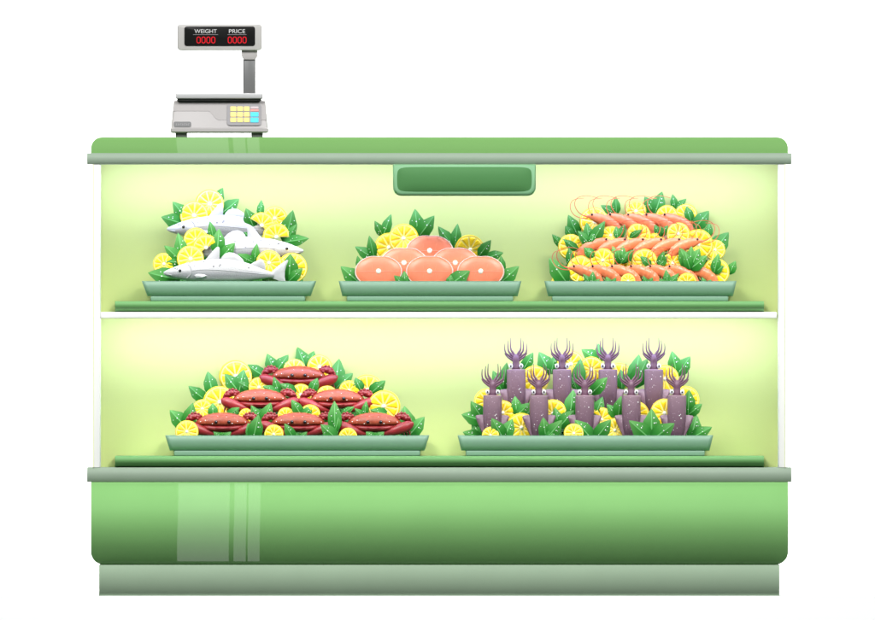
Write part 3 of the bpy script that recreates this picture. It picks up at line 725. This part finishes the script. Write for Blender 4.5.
for a in ((636, 211, 10.4, 29.6, 'lemon slice behind the third head of the top shrimp row'), (667, 216, 11, 29.2, 'lemon slice behind the tail of the top shrimp row, left one of two'), (686, 215.2, 11.4, 29.8, 'lemon slice behind the tail of the top shrimp row, right one of two'),
          (594.4, 222.3, 15, 28.8, 'large lemon slice under the leftmost head of the top shrimp row'), (611, 235.6, 10, 21.4, 'lemon slice above the leftmost head of the middle shrimp row'),
          (638.5, 235.5, 12.3, 21, 'lemon slice under the top row with a leaf across its face'), (655, 244, 11, 22.2, 'low lemon slice almost hidden behind the middle of the middle row'),
          (678.3, 234, 11.6, 21.4, 'lemon slice directly under the tail end of the top row'), (698, 244.3, 15.2, 22.4, 'large lemon slice behind the rightmost head of the middle row'),
          (571, 247, 13, 22.6, 'lemon slice at the left edge beside the middle shrimp row'), (715, 250, 10.4, 23, 'lemon slice at the right edge under a broad dark leaf'),
          (716, 272, 13.6, 14, 'lemon slice at the lower right corner of the shrimp tray'), (581, 269.6, 14, 13.6, 'lemon slice under the leftmost head of the bottom row'),
          (602.8, 260.4, 12.2, 13, 'lemon slice above the second shrimp of the bottom row'), (626, 270, 9.6, 14.4, 'lemon slice peeking above the third shrimp of the bottom row'),
          (644.5, 261.8, 12.9, 13.4, 'lemon slice with a small leaf on it above the middle of the bottom row'), (672.6, 263.4, 10.8, 13.8, 'lemon slice above the sixth shrimp of the bottom row'),
          (687, 282.6, 9.8, 3, 'lemon slice in front of the bottom row by the tray rim'), (560.6, 283, 9.6, 13, 'lemon slice in the lower left corner of the shrimp tray'),
          (628, 281, 7.5, 4.4, 'small lemon slice under the bellies of the bottom row')): lemon(*a)
for base, tips, d, lab, *w in (
    ((578, 236), [(568.4, 215.2), (573, 238, 565.4, 226)], 29, 'dark leaves left of the large lemon under the top row', True), ((616.5, 214), [(601, 205.4), (615.6, 196.6)], 29, 'two leaves left of the lemon behind the top shrimp row'),
    ((655, 214), [(644.6, 196.8), (662, 191.8)], 30.4, 'two highest leaves behind the top shrimp row', True), ((675.5, 209), [(672.5, 194.4), (686.2, 198.8)], 30.6, 'two leaves above the pair of lemons behind the top row'),
    ((691, 221), [(686.5, 206.2), (695, 228, 709.2, 210.6)], 28.4, 'two leaves right of the last shrimp of the top row', True), ((708, 238), [(709.5, 222.6), (711, 254, 729, 232)], 24, 'broad dark leaf at the right edge beside the middle row', True),
    ((563, 247), [(552.2, 234.4)], 23.6, 'leaf tip at the left edge above the middle row'), ((578, 250), [(562.6, 239.3), (571, 266, 569, 248)], 21.6, 'two leaves crossing the left edge lemon of the middle row'),
    ((590, 245), [(586.5, 222.6), (604.6, 221.4), (578, 231), (596, 230)], 20.9, 'cluster of pointed leaves left of the first middle row shrimp'), ((618, 239), [(625, 224.2), (616, 226)], 20.6, 'upright leaf between two lemons under the top row'),
    ((629.5, 238), [(642.2, 229.6)], 20, 'slanting leaf lying across a lemon under the top row'), ((660, 236), [(654.6, 224.6), (668, 225.4), (661, 226)], 21.8, 'dark leaves under the fourth shrimp of the top row'),
    ((594, 257), [(583.8, 246.8), (588, 250)], 12.6, 'small leaf under the tail of the leftmost middle row shrimp', True), ((621, 263), [(612, 245.8), (623, 245.4), (634.3, 249.6), (617, 250), (628, 252)], 12.4, 'cluster of leaves below the second and third middle row shrimp'),
    ((651, 266), [(640.4, 256)], 11.6, 'small leaf lying on a lemon above the bottom row', True), ((659, 266), [(664, 251.4), (668, 256)], 12.4, 'pointed leaf between two lemons above the bottom row'),
    ((690, 269), [(679.6, 248), (691.4, 246.6), (699.4, 248.8), (706.6, 256), (685, 252)], 12, 'cluster of leaves under the rightmost middle row shrimp', True), ((714, 273), [(723.6, 265.6), (718.6, 253.4)], 12.6, 'leaves crossing the lower right lemon of the shrimp tray'),
    ((729, 274), [(735.6, 261)], 14.6, 'leaf tip sticking out at the right end of the shrimp tray', True), ((567, 283), [(549.4, 258.6)], 12, 'broad dark leaf at the lower left corner of the shrimp tray', True),
    ((592, 286), [(583.4, 274), (593, 271.2), (600, 279)], 3, 'low leaves in front of the leftmost bottom row shrimp'), ((611, 286), [(606, 276.4), (616, 277.6)], 4, 'low dark leaves under the second bottom row shrimp'),
    ((648, 286), [(643, 275.8), (652.6, 277.4)], 4, 'low dark leaves under the fourth bottom row shrimp'), ((668, 286), [(666, 269.6), (679, 273.2), (659, 279)], 3, 'low leaves in front of the fifth bottom row shrimp'),
    ((706, 286), [(702, 277), (711.4, 279.6)], 4, 'low dark leaves under the rightmost bottom row shrimp')): sprig(base, tips, d, lab, bool(w))

# ------------------------------------------------------------------ crabs
bm = new_bm(); secs = []
for i in range(-12, 13):
    u = i / 12; k = max(.0, 1 - abs(u) ** 2.0) ** .62
    secs.append((27.4 * u * S, 0, -2.0 * S * (1 - k) * 0, max(.0008, 10.6 * S * k), max(.001, 9.5 * S * k ** .8)))
loft(bm, secs, 20, sub=1)
for v in bm.verts:
    if v.co.z < 0: v.co.z *= .34
    else: v.co.z += .0006 * math.sin(v.co.x * 420)
    v.co.z -= .0
CR_C = mesh(bm, 'carapace', M['crab'], angle=60)
bm = new_bm()
loft(bm, [(-20 * S, 0, -3.0 * S, 1.6 * S, 4 * S), (-15 * S, 0, -4.6 * S, 3.4 * S, 7.6 * S), (-8 * S, 0, -5.4 * S, 3.8 * S, 8.8 * S), (0, 0, -5.6 * S, 3.9 * S, 9.2 * S), (8 * S, 0, -5.4 * S, 3.8 * S, 8.8 * S), (15 * S, 0, -4.6 * S, 3.4 * S, 7.6 * S), (20 * S, 0, -3.0 * S, 1.6 * S, 4 * S)], 16, sub=3)
loft(bm, [(-7 * S, -8.8 * S, -5.0 * S, .5 * S, .6 * S), (0, -9.2 * S, -5.4 * S, .5 * S, .6 * S), (7 * S, -8.8 * S, -5.0 * S, .5 * S, .6 * S)], 8, sub=3)
CR_B = mesh(bm, 'body', M['crab_d'], angle=60)
def crab_arm(s):
    bm = new_bm()
    loft(bm, [(s * 6 * S, -.006, -11.8 * S, 1.2 * S, 1.4 * S), (s * 12 * S, -.010, -10.4 * S, 2.8 * S, 3 * S), (s * 20 * S, -.013, -7.8 * S, 4.6 * S, 4.2 * S), (s * 28 * S, -.013, -5.0 * S, 5.5 * S, 4.6 * S), (s * 34 * S, -.010, -2.4 * S, 5.0 * S, 4.2 * S), (s * 37 * S, -.008, -.4 * S, 3.2 * S, 2.8 * S), (s * 37.6 * S, -.006, .8 * S, 1.4 * S, 1.4 * S)], 14, sub=3)
    return mesh(bm, 'arm', M['crab_d'], angle=70)
def crab_claw(s):
    bm = new_bm(); rnd = random.Random(3)
    loft(bm, [(s * 36.4 * S, 0, 1.0 * S, 1.6 * S, 1.6 * S), (s * 33.4 * S, 0, 4.0 * S, 3.2 * S, 2.8 * S), (s * 29 * S, 0, 6.4 * S, 3.8 * S, 3.2 * S), (s * 24 * S, 0, 6.6 * S, 2.8 * S, 2.6 * S), (s * 20.4 * S, 0, 5.2 * S, 1.0 * S, 1.2 * S)], 12, sub=3)
    for (x, z, r) in ((33, 7.4, 1.6), (30.4, 9.4, 1.6), (27.2, 9.8, 1.7), (24, 9.0, 1.5), (21.6, 7.4, 1.3), (34.8, 4.6, 1.5), (28, 6.4, 2), (31.6, 4.6, 1.7), (25, 4.6, 1.6)):
        ball(bm, (s * x * S, -2.2 * S if z < 7 else -1.0 * S, z * S), r * S, 0, 10, 8)
    return mesh(bm, 'claw', M['crab_d'], angle=80)
def crab_legs(s):
    ms = []
    for k in range(3):
        bm = new_bm(); x0 = 16 + 3 * k
        loft(bm, [(s * x0 * S, .012 + k * .004, -5 * S, 1.5 * S, 1.4 * S), (s * (x0 + 8) * S, .016 + k * .004, -3.5 * S + k * .8 * S, 1.5 * S, 1.3 * S), (s * (x0 + 13) * S, .014 + k * .004, -9 * S, 1.0 * S, .9 * S), (s * (x0 + 14) * S, .012 + k * .004, -13 * S, .3 * S, .3 * S)], 8, sub=3)
        ms.append(mesh(bm, 'leg', M['crab_d'], angle=80))
    return ms
CR = {s: (crab_arm(s), crab_claw(s), crab_legs(s)) for s in (-1, 1)}
bm = new_bm(); ball(bm, (0, 0, 0), 1.75 * S, 0, 12, 8); ball(bm, (.5 * S, -1.5 * S, .6 * S), .3 * S, 1, 6, 5); CR_E = mesh(bm, 'eye', [M['eye_b'], M['eye_w']])
bm = new_bm(); rnd = random.Random(8)
for (x, y) in ((-10, .6), (9.6, .4), (-17, -2.6), (15, -1.6), (4, -6), (-5, -6.6), (-22, -1.4), (23, -1)):
    k = max(.05, 1 - abs(x / 27.4) ** 2); ball(bm, (x * S, -9.3 * S * k ** .5 * max(.1, 1 - (max(0, -y) / (9.6 * k ** .62)) ** 2) ** .5, -y * S), .55 * S, 0, 8, 6)
CR_D = mesh(bm, 'ice_beads', M['bead'])
def crab(px, py, d, label):
    root = thing('crab', label, 'crab', P(px, py, .08 + d * .01), 'red crabs stacked on the tray')
    obj('carapace', CR_C, root); obj('body', CR_B, root)
    for q in (-1, 1):
        obj('eye', CR_E, root, (q * 6.5 * S, -9.6 * S, 1.0 * S))
        a = obj('arm', CR[q][0], root); obj('claw', CR[q][1], a)
        for me in CR[q][2]: obj('leg', me, root)
    obj('ice_beads', CR_D, root)
crab(298.5, 376.3, 23, 'topmost red crab of the pyramid')
crab(260, 399.4, 16, 'left red crab of the middle pair')
crab(337.3, 399.6, 16.4, 'right red crab of the middle pair')
crab(222.5, 423.1, 8, 'left red crab of the front row')
crab(298.4, 423, 8.3, 'centre red crab of the front row')
crab(374.3, 423.1, 8, 'right red crab of the front row')
for a in ((235.5, 376.8, 16.6, 29, 'large high lemon slice left of the topmost crab'), (219.5, 402.6, 16.6, 22, 'large lemon slice left of the middle left crab'), (202.4, 409, 9.6, 14.4, 'small lemon slice above the claw of the front left crab'),
          (187, 432, 11.7, 3.2, 'lemon slice in front at the left corner of the crab tray'), (259, 387.6, 10.4, 22, 'lemon slice between the topmost crab and the middle left crab'), (294.5, 370, 11.2, 28, 'lemon slice directly behind the top of the topmost crab'),
          (319.5, 367, 12.4, 28.4, 'lemon slice behind the right claw of the topmost crab'), (349, 390.6, 10.2, 22.4, 'smaller lemon slice behind the middle right crab'), (384.2, 406.4, 16.2, 14.6, 'large low lemon slice right of the middle right crab'),
          (301, 395, 11.2, 20, 'lemon slice in the gap between the two middle crabs'), (327, 396, 10.6, 20.8, 'pale lemon slice just below the right arm of the topmost crab'), (286, 416, 8.7, 13.6, 'small lemon slice above the centre front crab, left of a leaf'),
          (310, 415.2, 10.7, 13, 'lemon slice above the centre front crab with a leaf on it'), (246, 415.6, 7.2, 13.2, 'tiny lemon slice under the middle left crab'), (274, 434.4, 9.8, 3, 'lemon slice in front beside the left arm of the centre front crab'),
          (348, 437.2, 9.4, 3.2, 'lemon slice in front beside the left arm of the right front crab')): lemon(*a)
lemon(367.4, 390.6, 16.2, 23, 'fan shaped half lemon slice right of the middle pair', half=4)
for base, tips, d, lab, *w in (
    ((213, 395), [(207.6, 371.4), (206, 401, 188.8, 386.4)], 25, 'two leaves at the upper left slope of the crab heap', True), ((239, 392), [(225, 374), (243.8, 369.4), (252, 389, 238.6, 382)], 24, 'leaves in front of the large high lemon', True),
    ((265, 377), [(246.6, 364.6)], 30, 'leaf right of the large high lemon', True), ((275, 373), [(267.2, 354), (288.2, 355)], 29.6, 'two leaves above the left claw of the topmost crab', True),
    ((307, 370), [(297.4, 347.3), (314, 351)], 30.4, 'two highest leaves above the topmost crab', True), ((335, 389), [(339.2, 358.6), (352.8, 373.4)], 27, 'two leaves right of the topmost crab', True),
    ((361, 391), [(355.4, 377.8), (370, 394, 385.2, 380.8)], 21.6, 'leaves crossing the fan shaped half lemon', True), ((279, 393), [(273.8, 377), (262.6, 386)], 19, 'two leaves over the left arm of the topmost crab'),
    ((296, 392), [(280, 384), (311, 392, 317.6, 378.2)], 19, 'leaves under the mouth of the topmost crab', True), ((187, 428), [(170, 410.4), (192.8, 403.2)], 14.6, 'two leaves at the left end of the crab tray', True),
    ((213, 417), [(212.8, 403), (227, 416, 239.4, 407.6)], 13.2, 'leaf tips above the carapace of the front left crab', True), ((262, 425), [(251.4, 405.6), (270.8, 403)], 13, 'two leaves between the front left and centre crabs', True),
    ((253, 440), [(258.4, 415.4), (248, 423)], 3, 'broad front leaf between the front left and centre crabs', True), ((302, 416), [(291.6, 400), (313.8, 406.6)], 12.2, 'leaf tips above the carapace of the centre front crab', True),
    ((294, 439), [(284.8, 424)], 3, 'single front leaf on the left arm of the centre crab', True), ((335, 432), [(334.4, 401), (339, 415.4)], 5, 'tall upright leaf between the centre and right front crabs'),
    ((337, 439), [(320.8, 424.6)], 3.4, 'front leaf over the right arm of the centre crab', True), ((364, 417), [(366.4, 401), (341, 414, 354.2, 406.8), (355, 408.6)], 13, 'leaf tips above the carapace of the right front crab'),
    ((388, 414), [(370.6, 410)], 13.4, 'small leaf across the large low lemon', True), ((408, 437), [(404.4, 406.6), (424.4, 417)], 11.6, 'two leaves at the right end of the crab tray', True),
    ((222.5, 440), [(213.6, 432), (231, 432)], 5.4, 'dark leaves under the front left crab', True), ((299, 440), [(290, 432), (307, 432)], 5.4, 'dark leaves under the centre front crab', True),
    ((375, 440), [(366, 432), (384, 432)], 5.4, 'dark leaves under the right front crab', True)): sprig(base, tips, d, lab, bool(w))

# ------------------------------------------------------------------ squid
bm = new_bm()
def mrow(dy, hw, ty): return (0, 0, -dy * S, hw * S, ty * S)
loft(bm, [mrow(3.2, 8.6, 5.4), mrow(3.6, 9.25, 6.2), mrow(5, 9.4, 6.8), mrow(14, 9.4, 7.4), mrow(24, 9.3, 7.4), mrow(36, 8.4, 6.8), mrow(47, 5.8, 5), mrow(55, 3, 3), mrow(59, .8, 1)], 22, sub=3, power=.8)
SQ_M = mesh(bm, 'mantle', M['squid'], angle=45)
SQ_F = []
for s in (-1, 1):
    bm = new_bm(); lens(bm, [(s * x * S, -y * S) for x, y in ((6, 22.8), (12, 22.8), (16, 23.4), (16.9, 24.8), (15.2, 30), (12.6, 36), (9, 44), (4, 56), (4, 40))], .006); SQ_F.append(mesh(bm, 'fin', M['squid_f'], angle=50))
bm = new_bm(); loft(bm, [(0, 0, -4 * S, 4.4 * S, 4 * S), (0, 0, -1 * S, 4.2 * S, 4 * S), (0, 0, 3 * S, 3.5 * S, 3.4 * S), (0, 0, 7 * S, 3.5 * S, 3.4 * S), (0, 0, 10 * S, 2.8 * S, 2.6 * S), (0, 0, 12.2 * S, 1.0 * S, 1.0 * S)], 14, sub=3)
SQ_H = mesh(bm, 'head', M['squid_d'], angle=70)
SQ_T = []
for s in (-1, 1):
    for (pts, w, y) in (([(1, 10), (2.6, 13.4), (4.6, 16.6), (5.2, 21), (4.9, 28.5)], 1.5, 0), ([(1.6, 9), (4.6, 12.2), (7.0, 15.2), (7.7, 20), (7.3, 26)], 1.5, -.004), ([(2, 7.8), (6, 10.4), (9.8, 13.2), (11.0, 17.4), (10.8, 23)], 1.5, .004), ([(2.4, 5.4), (5.2, 7.2), (8, 9.2), (10.2, 11.4), (11.4, 13.2)], 1.35, -.006)):
        bm = new_bm(); n = len(pts)
        loft(bm, [(s * a * S, y * i / n, b * S, w * (1 - .8 * i / (n - 1)) * S, w * (1 - .8 * i / (n - 1)) * S) for i, (a, b) in enumerate(pts)], 8, sub=5)
        SQ_T.append(mesh(bm, 'tentacle', M['squid_d'], angle=80))
bm = new_bm(); ball(bm, (0, 0, 0), (2.15 * S, 2.2 * S, 2.6 * S), 0, 14, 10); SQ_E = mesh(bm, 'eye', M['eye_w'])
bm = new_bm(); ball(bm, (0, 0, 0), (.95 * S, .6 * S, 1.05 * S), 0, 10, 8); SQ_P = mesh(bm, 'pupil', M['eye_b'])
rq = random.Random(21)
SQ_D = []
for k in range(3):
    bm = new_bm()
    for _ in range(8):
        x, y = rq.uniform(-7, 7), rq.uniform(8, 44); hw = 9.3 if y < 30 else 9.3 - (y - 30) * .2
        ball(bm, (x * S, -(7.3 if y < 30 else 7.3 - (y - 30) * .09) * S * max(.2, (1 - abs(x / hw) ** 2.5)) ** .4, -y * S), rq.choice((.28, .36, .55)) * S, 0, 8, 6)
    SQ_D.append(mesh(bm, 'ice_beads', M['bead']))
def squid(px, py, d, label):
    root = thing('squid', label, 'squid', P(px, py, .08 + d * .01), 'purple squid standing in two rows', (R(-3), R(rq.uniform(-.8, .8)), 0))
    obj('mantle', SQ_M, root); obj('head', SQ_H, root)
    for me in SQ_F: obj('fin', me, root)
    for q in (-1, 1):
        e = obj('eye', SQ_E, root, (q * 5.2 * S, -2.6 * S, 0)); obj('pupil', SQ_P, e, (0, -1.95 * S, 0))
    for me in SQ_T: obj('tentacle', me, root)
    obj('ice_beads', rq.choice(SQ_D), root)
for x, lab in ((516, 'leftmost squid of the back row'), (562.1, 'second squid from the left in the back row'), (607.9, 'third squid from the left in the back row'), (653.8, 'rightmost squid of the back row')): squid(x, 366.3, 17.5, lab)
for x, lab in ((492.7, 'leftmost squid of the front row'), (538.8, 'second squid from the left in the front row'), (584.8, 'middle squid of the front row'), (631.2, 'fourth squid from the left in the front row'), (677, 'rightmost squid of the front row')): squid(x, 392.2, 7.6, lab)
for a in ((534.6, 379.8, 14.2, 22.6, 'lemon slice between the first and second back row squid'), (487, 401.6, 13, 14, 'lemon slice behind the leftmost front squid'), (570.6, 364.4, 13.8, 23.2, 'highest lemon slice, just right of the second back row squid head'),
          (591.4, 369.8, 13.2, 22.4, 'lemon slice left of the third back row squid head'), (619.4, 376.4, 13.4, 22.8, 'lemon slice between the third and fourth back row squid'), (665, 379.2, 14.2, 22.5, 'lemon slice right of the rightmost back row squid'),
          (685.4, 400, 14, 14.2, 'lemon slice behind the rightmost front squid eye'), (502.6, 413, 12.6, 12.6, 'lemon slice right of the leftmost front squid mantle'), (521.4, 427.7, 14.8, 10.6, 'low lemon slice left of the second front squid fin'),
          (490.6, 435.6, 8.7, 3.2, 'small front lemon slice under the leftmost squid'), (553, 413.6, 14.2, 12.8, 'lemon slice right of the second front squid mantle'), (573.6, 433.6, 10, 3.1, 'small front lemon slice before the middle squid'),
          (601.4, 419.8, 12.4, 12.4, 'lemon slice right of the middle front squid mantle'), (615, 430.6, 12.4, 9.8, 'low lemon slice between the middle and fourth front squid'), (637, 414, 12.2, 12.6, 'lemon slice right of the fourth front squid mantle'),
          (664.8, 413.3, 14.6, 12.3, 'large lemon slice left of the rightmost front squid')): lemon(*a)
for base, tips, d, lab, *w in (
    ((502, 391), [(506.8, 363), (493, 371)], 20, 'two leaves left of the leftmost back row squid'), ((523, 370), [(533, 352.8)], 24, 'leaf right of the leftmost back row squid head', True),
    ((551, 374), [(539, 352.2), (555, 355.6)], 24, 'two leaves left of the second back row squid head', True), ((600, 362), [(581.8, 349.6), (598.4, 344)], 25, 'two leaves left of the third back row squid tentacles', True),
    ((577, 390), [(580.6, 358.6), (571.4, 376.6)], 20.4, 'leaves right of the second back row squid mantle'), ((591, 394), [(607, 377.8)], 11, 'broad leaf right of the middle front squid eye', True),
    ((634, 387), [(639, 354.4), (647, 359.4)], 21.2, 'two tall leaves left of the rightmost back row squid', True), ((622, 389), [(621, 369.6)], 20.8, 'upright leaf right of the third back row squid mantle', True),
    ((677, 375), [(672, 351.6), (690, 356.8)], 24.4, 'two leaves right of the rightmost back row squid head', True), ((484, 421), [(471, 401.6), (461.8, 414.6)], 12, 'two leaves at the left edge beside the leftmost front squid', True),
    ((481, 438), [(472, 421), (463, 432.2)], 11.4, 'low leaves at the bottom left corner of the squid tray', True), ((503.6, 439), [(492, 418.6), (512.7, 418.6)], 3.6, 'two front leaves right of the leftmost squid', True),
    ((517, 415), [(515, 396.4), (530.2, 403)], 12, 'two leaves left of the second front squid mantle', True), ((546, 439), [(543.2, 418), (561.8, 420.6), (556, 431)], 3.4, 'front leaves before the second squid', True),
    ((570, 416), [(573.4, 389.6)], 11.6, 'upright leaf left of the middle front squid', True), ((559.5, 427), [(554.6, 407.6), (573.6, 410.6)], 10.8, 'two leaves crossing the lemon left of the middle squid', True),
    ((592, 439), [(575, 420.2)], 3.4, 'slanting front leaf before the middle squid', True), ((595, 416), [(602.8, 396.4)], 11.6, 'leaf close to the right side of the middle front squid', True),
    ((618, 417), [(607, 404.6), (621.2, 396.4)], 11.6, 'two leaves left of the fourth front squid', True), ((595.5, 439), [(610.6, 420)], 3.5, 'front leaf right of the middle squid', True),
    ((651.5, 440), [(651.6, 409.2), (629.6, 421), (674, 423.6)], 3.2, 'large three leaf sprig at the front before the fourth squid', True), ((688, 415), [(689, 390.2), (701.8, 404.2)], 12, 'two leaves right of the rightmost front squid', True),
    ((691, 438), [(697, 415), (711.6, 427.4)], 10, 'two leaves at the bottom right corner of the squid tray', True)): sprig(base, tips, d, lab, bool(w))

# ------------------------------------------------------------------ light
def area(name, loc, target, sx_, sy_, power, col=(1, 1, 1), spread=180):
    l = bpy.data.lights.new(name, 'AREA'); l.shape = 'RECTANGLE'; l.size = sx_; l.size_y = sy_; l.energy = power; l.color = col; l.spread = R(spread)
    o = bpy.data.objects.new(name, l); COL.objects.link(o); o.location = loc
    o.rotation_euler = (Vector(target) - Vector(loc)).to_track_quat('-Z', 'Y').to_euler()
    return o
KEY = 630
for s in (-1, 1): area('key_softbox', (s * 3.1, -6, 6.1), (0, .1, .7), 2.6, 2.6, KEY)
area('backdrop_light', (0, 1.5, 3.6), (0, 3.6, .6), 4.5, .8, 330)
for zt in (Z(164) - .004, Z(318.2) - .004):
    area('case_light', (0, .055, zt), (0, .30, zt - .26), 2.02, .06, 5.2, (1, 1, 1))
    area('case_light', (0, .235, zt), (0, .40, zt - .22), 2.02, .08, 7.2, (.86, .96, 1.5))
# strip lamps added out of view; their mirror images are the lacquer's pale stripes
STR = ((178, 229.5), (234.2, 246.4), (248.2, 260.2)); LR = 1.9
def strip(p, q, n):
    """one straight piece of each strip from p to q, both (y, z), shining along n; x spreads with the distance seen in the lacquer"""
    for a, b in STR:
        xs_, ws_ = [], []
        for y, z in (p, q):
            k = (CAM_D + math.hypot(y, z - .55)) / CAM_D; xs_.append((X(a) + X(b)) / 2 * k); ws_.append((b - a) * S * k)
        A, B = Vector((xs_[0], *p)), Vector((xs_[1], *q)); d = (B - A); ln = d.length; d.normalize(); wd = sum(ws_) / 2
        l = bpy.data.lights.new('added_strip_lamp', 'AREA'); l.shape = 'RECTANGLE'; l.size = wd; l.size_y = ln; l.energy = LR * math.pi * wd * ln
        o = bpy.data.objects.new('added_strip_lamp', l); COL.objects.link(o); o.location = (A + B) / 2
        zl = -Vector((0, *n)); zl = (zl - d * zl.dot(d)).normalized(); xl = d.cross(zl)
        o.rotation_euler = Matrix((xl, d, zl)).transposed().to_euler()
ZT, ZL = 3.4, -3.0
ys = (.06, -.5, -1.2, -2.1, -3.3, -5, -7.5, -11, -15, -20, -26, -33, -41, -50, -61, -74, -89, -105, -121)
for a, b in zip(ys, ys[1:]): strip((a, ZT), (b, ZT), (0, -1))
strip((-122, ZT), (-122, ZL), (1, 0))
for a, b in zip((-.02, *ys[1:]), ys[1:]): 
    if a > b: strip((a, ZL), (b, ZL), (0, 1))

w = bpy.data.worlds.new('World'); SC.world = w; w.use_nodes = True
w.node_tree.nodes['Background'].inputs['Color'].default_value = (.72, 1, .82, 1)
w.node_tree.nodes['Background'].inputs['Strength'].default_value = .07

# ------------------------------------------------------------------ camera and render settings
cam = bpy.data.cameras.new('camera'); co = bpy.data.objects.new('camera', cam); COL.objects.link(co)
co.location = (0, -CAM_D, CAM_Z); co.rotation_euler = (R(90), 0, 0)
cam.sensor_width = 36; cam.lens = 36 * CAM_D / (875 * S); cam.clip_end = 300; cam.clip_start = 1
SC.camera = co
SC.view_settings.view_transform = 'Standard'; SC.view_settings.look = 'None'; SC.view_settings.gamma = 1; SC.view_settings.exposure = 0
SC.render.engine = 'CYCLES'
SC.cycles.use_denoising = True
SC.cycles.max_bounces = 8
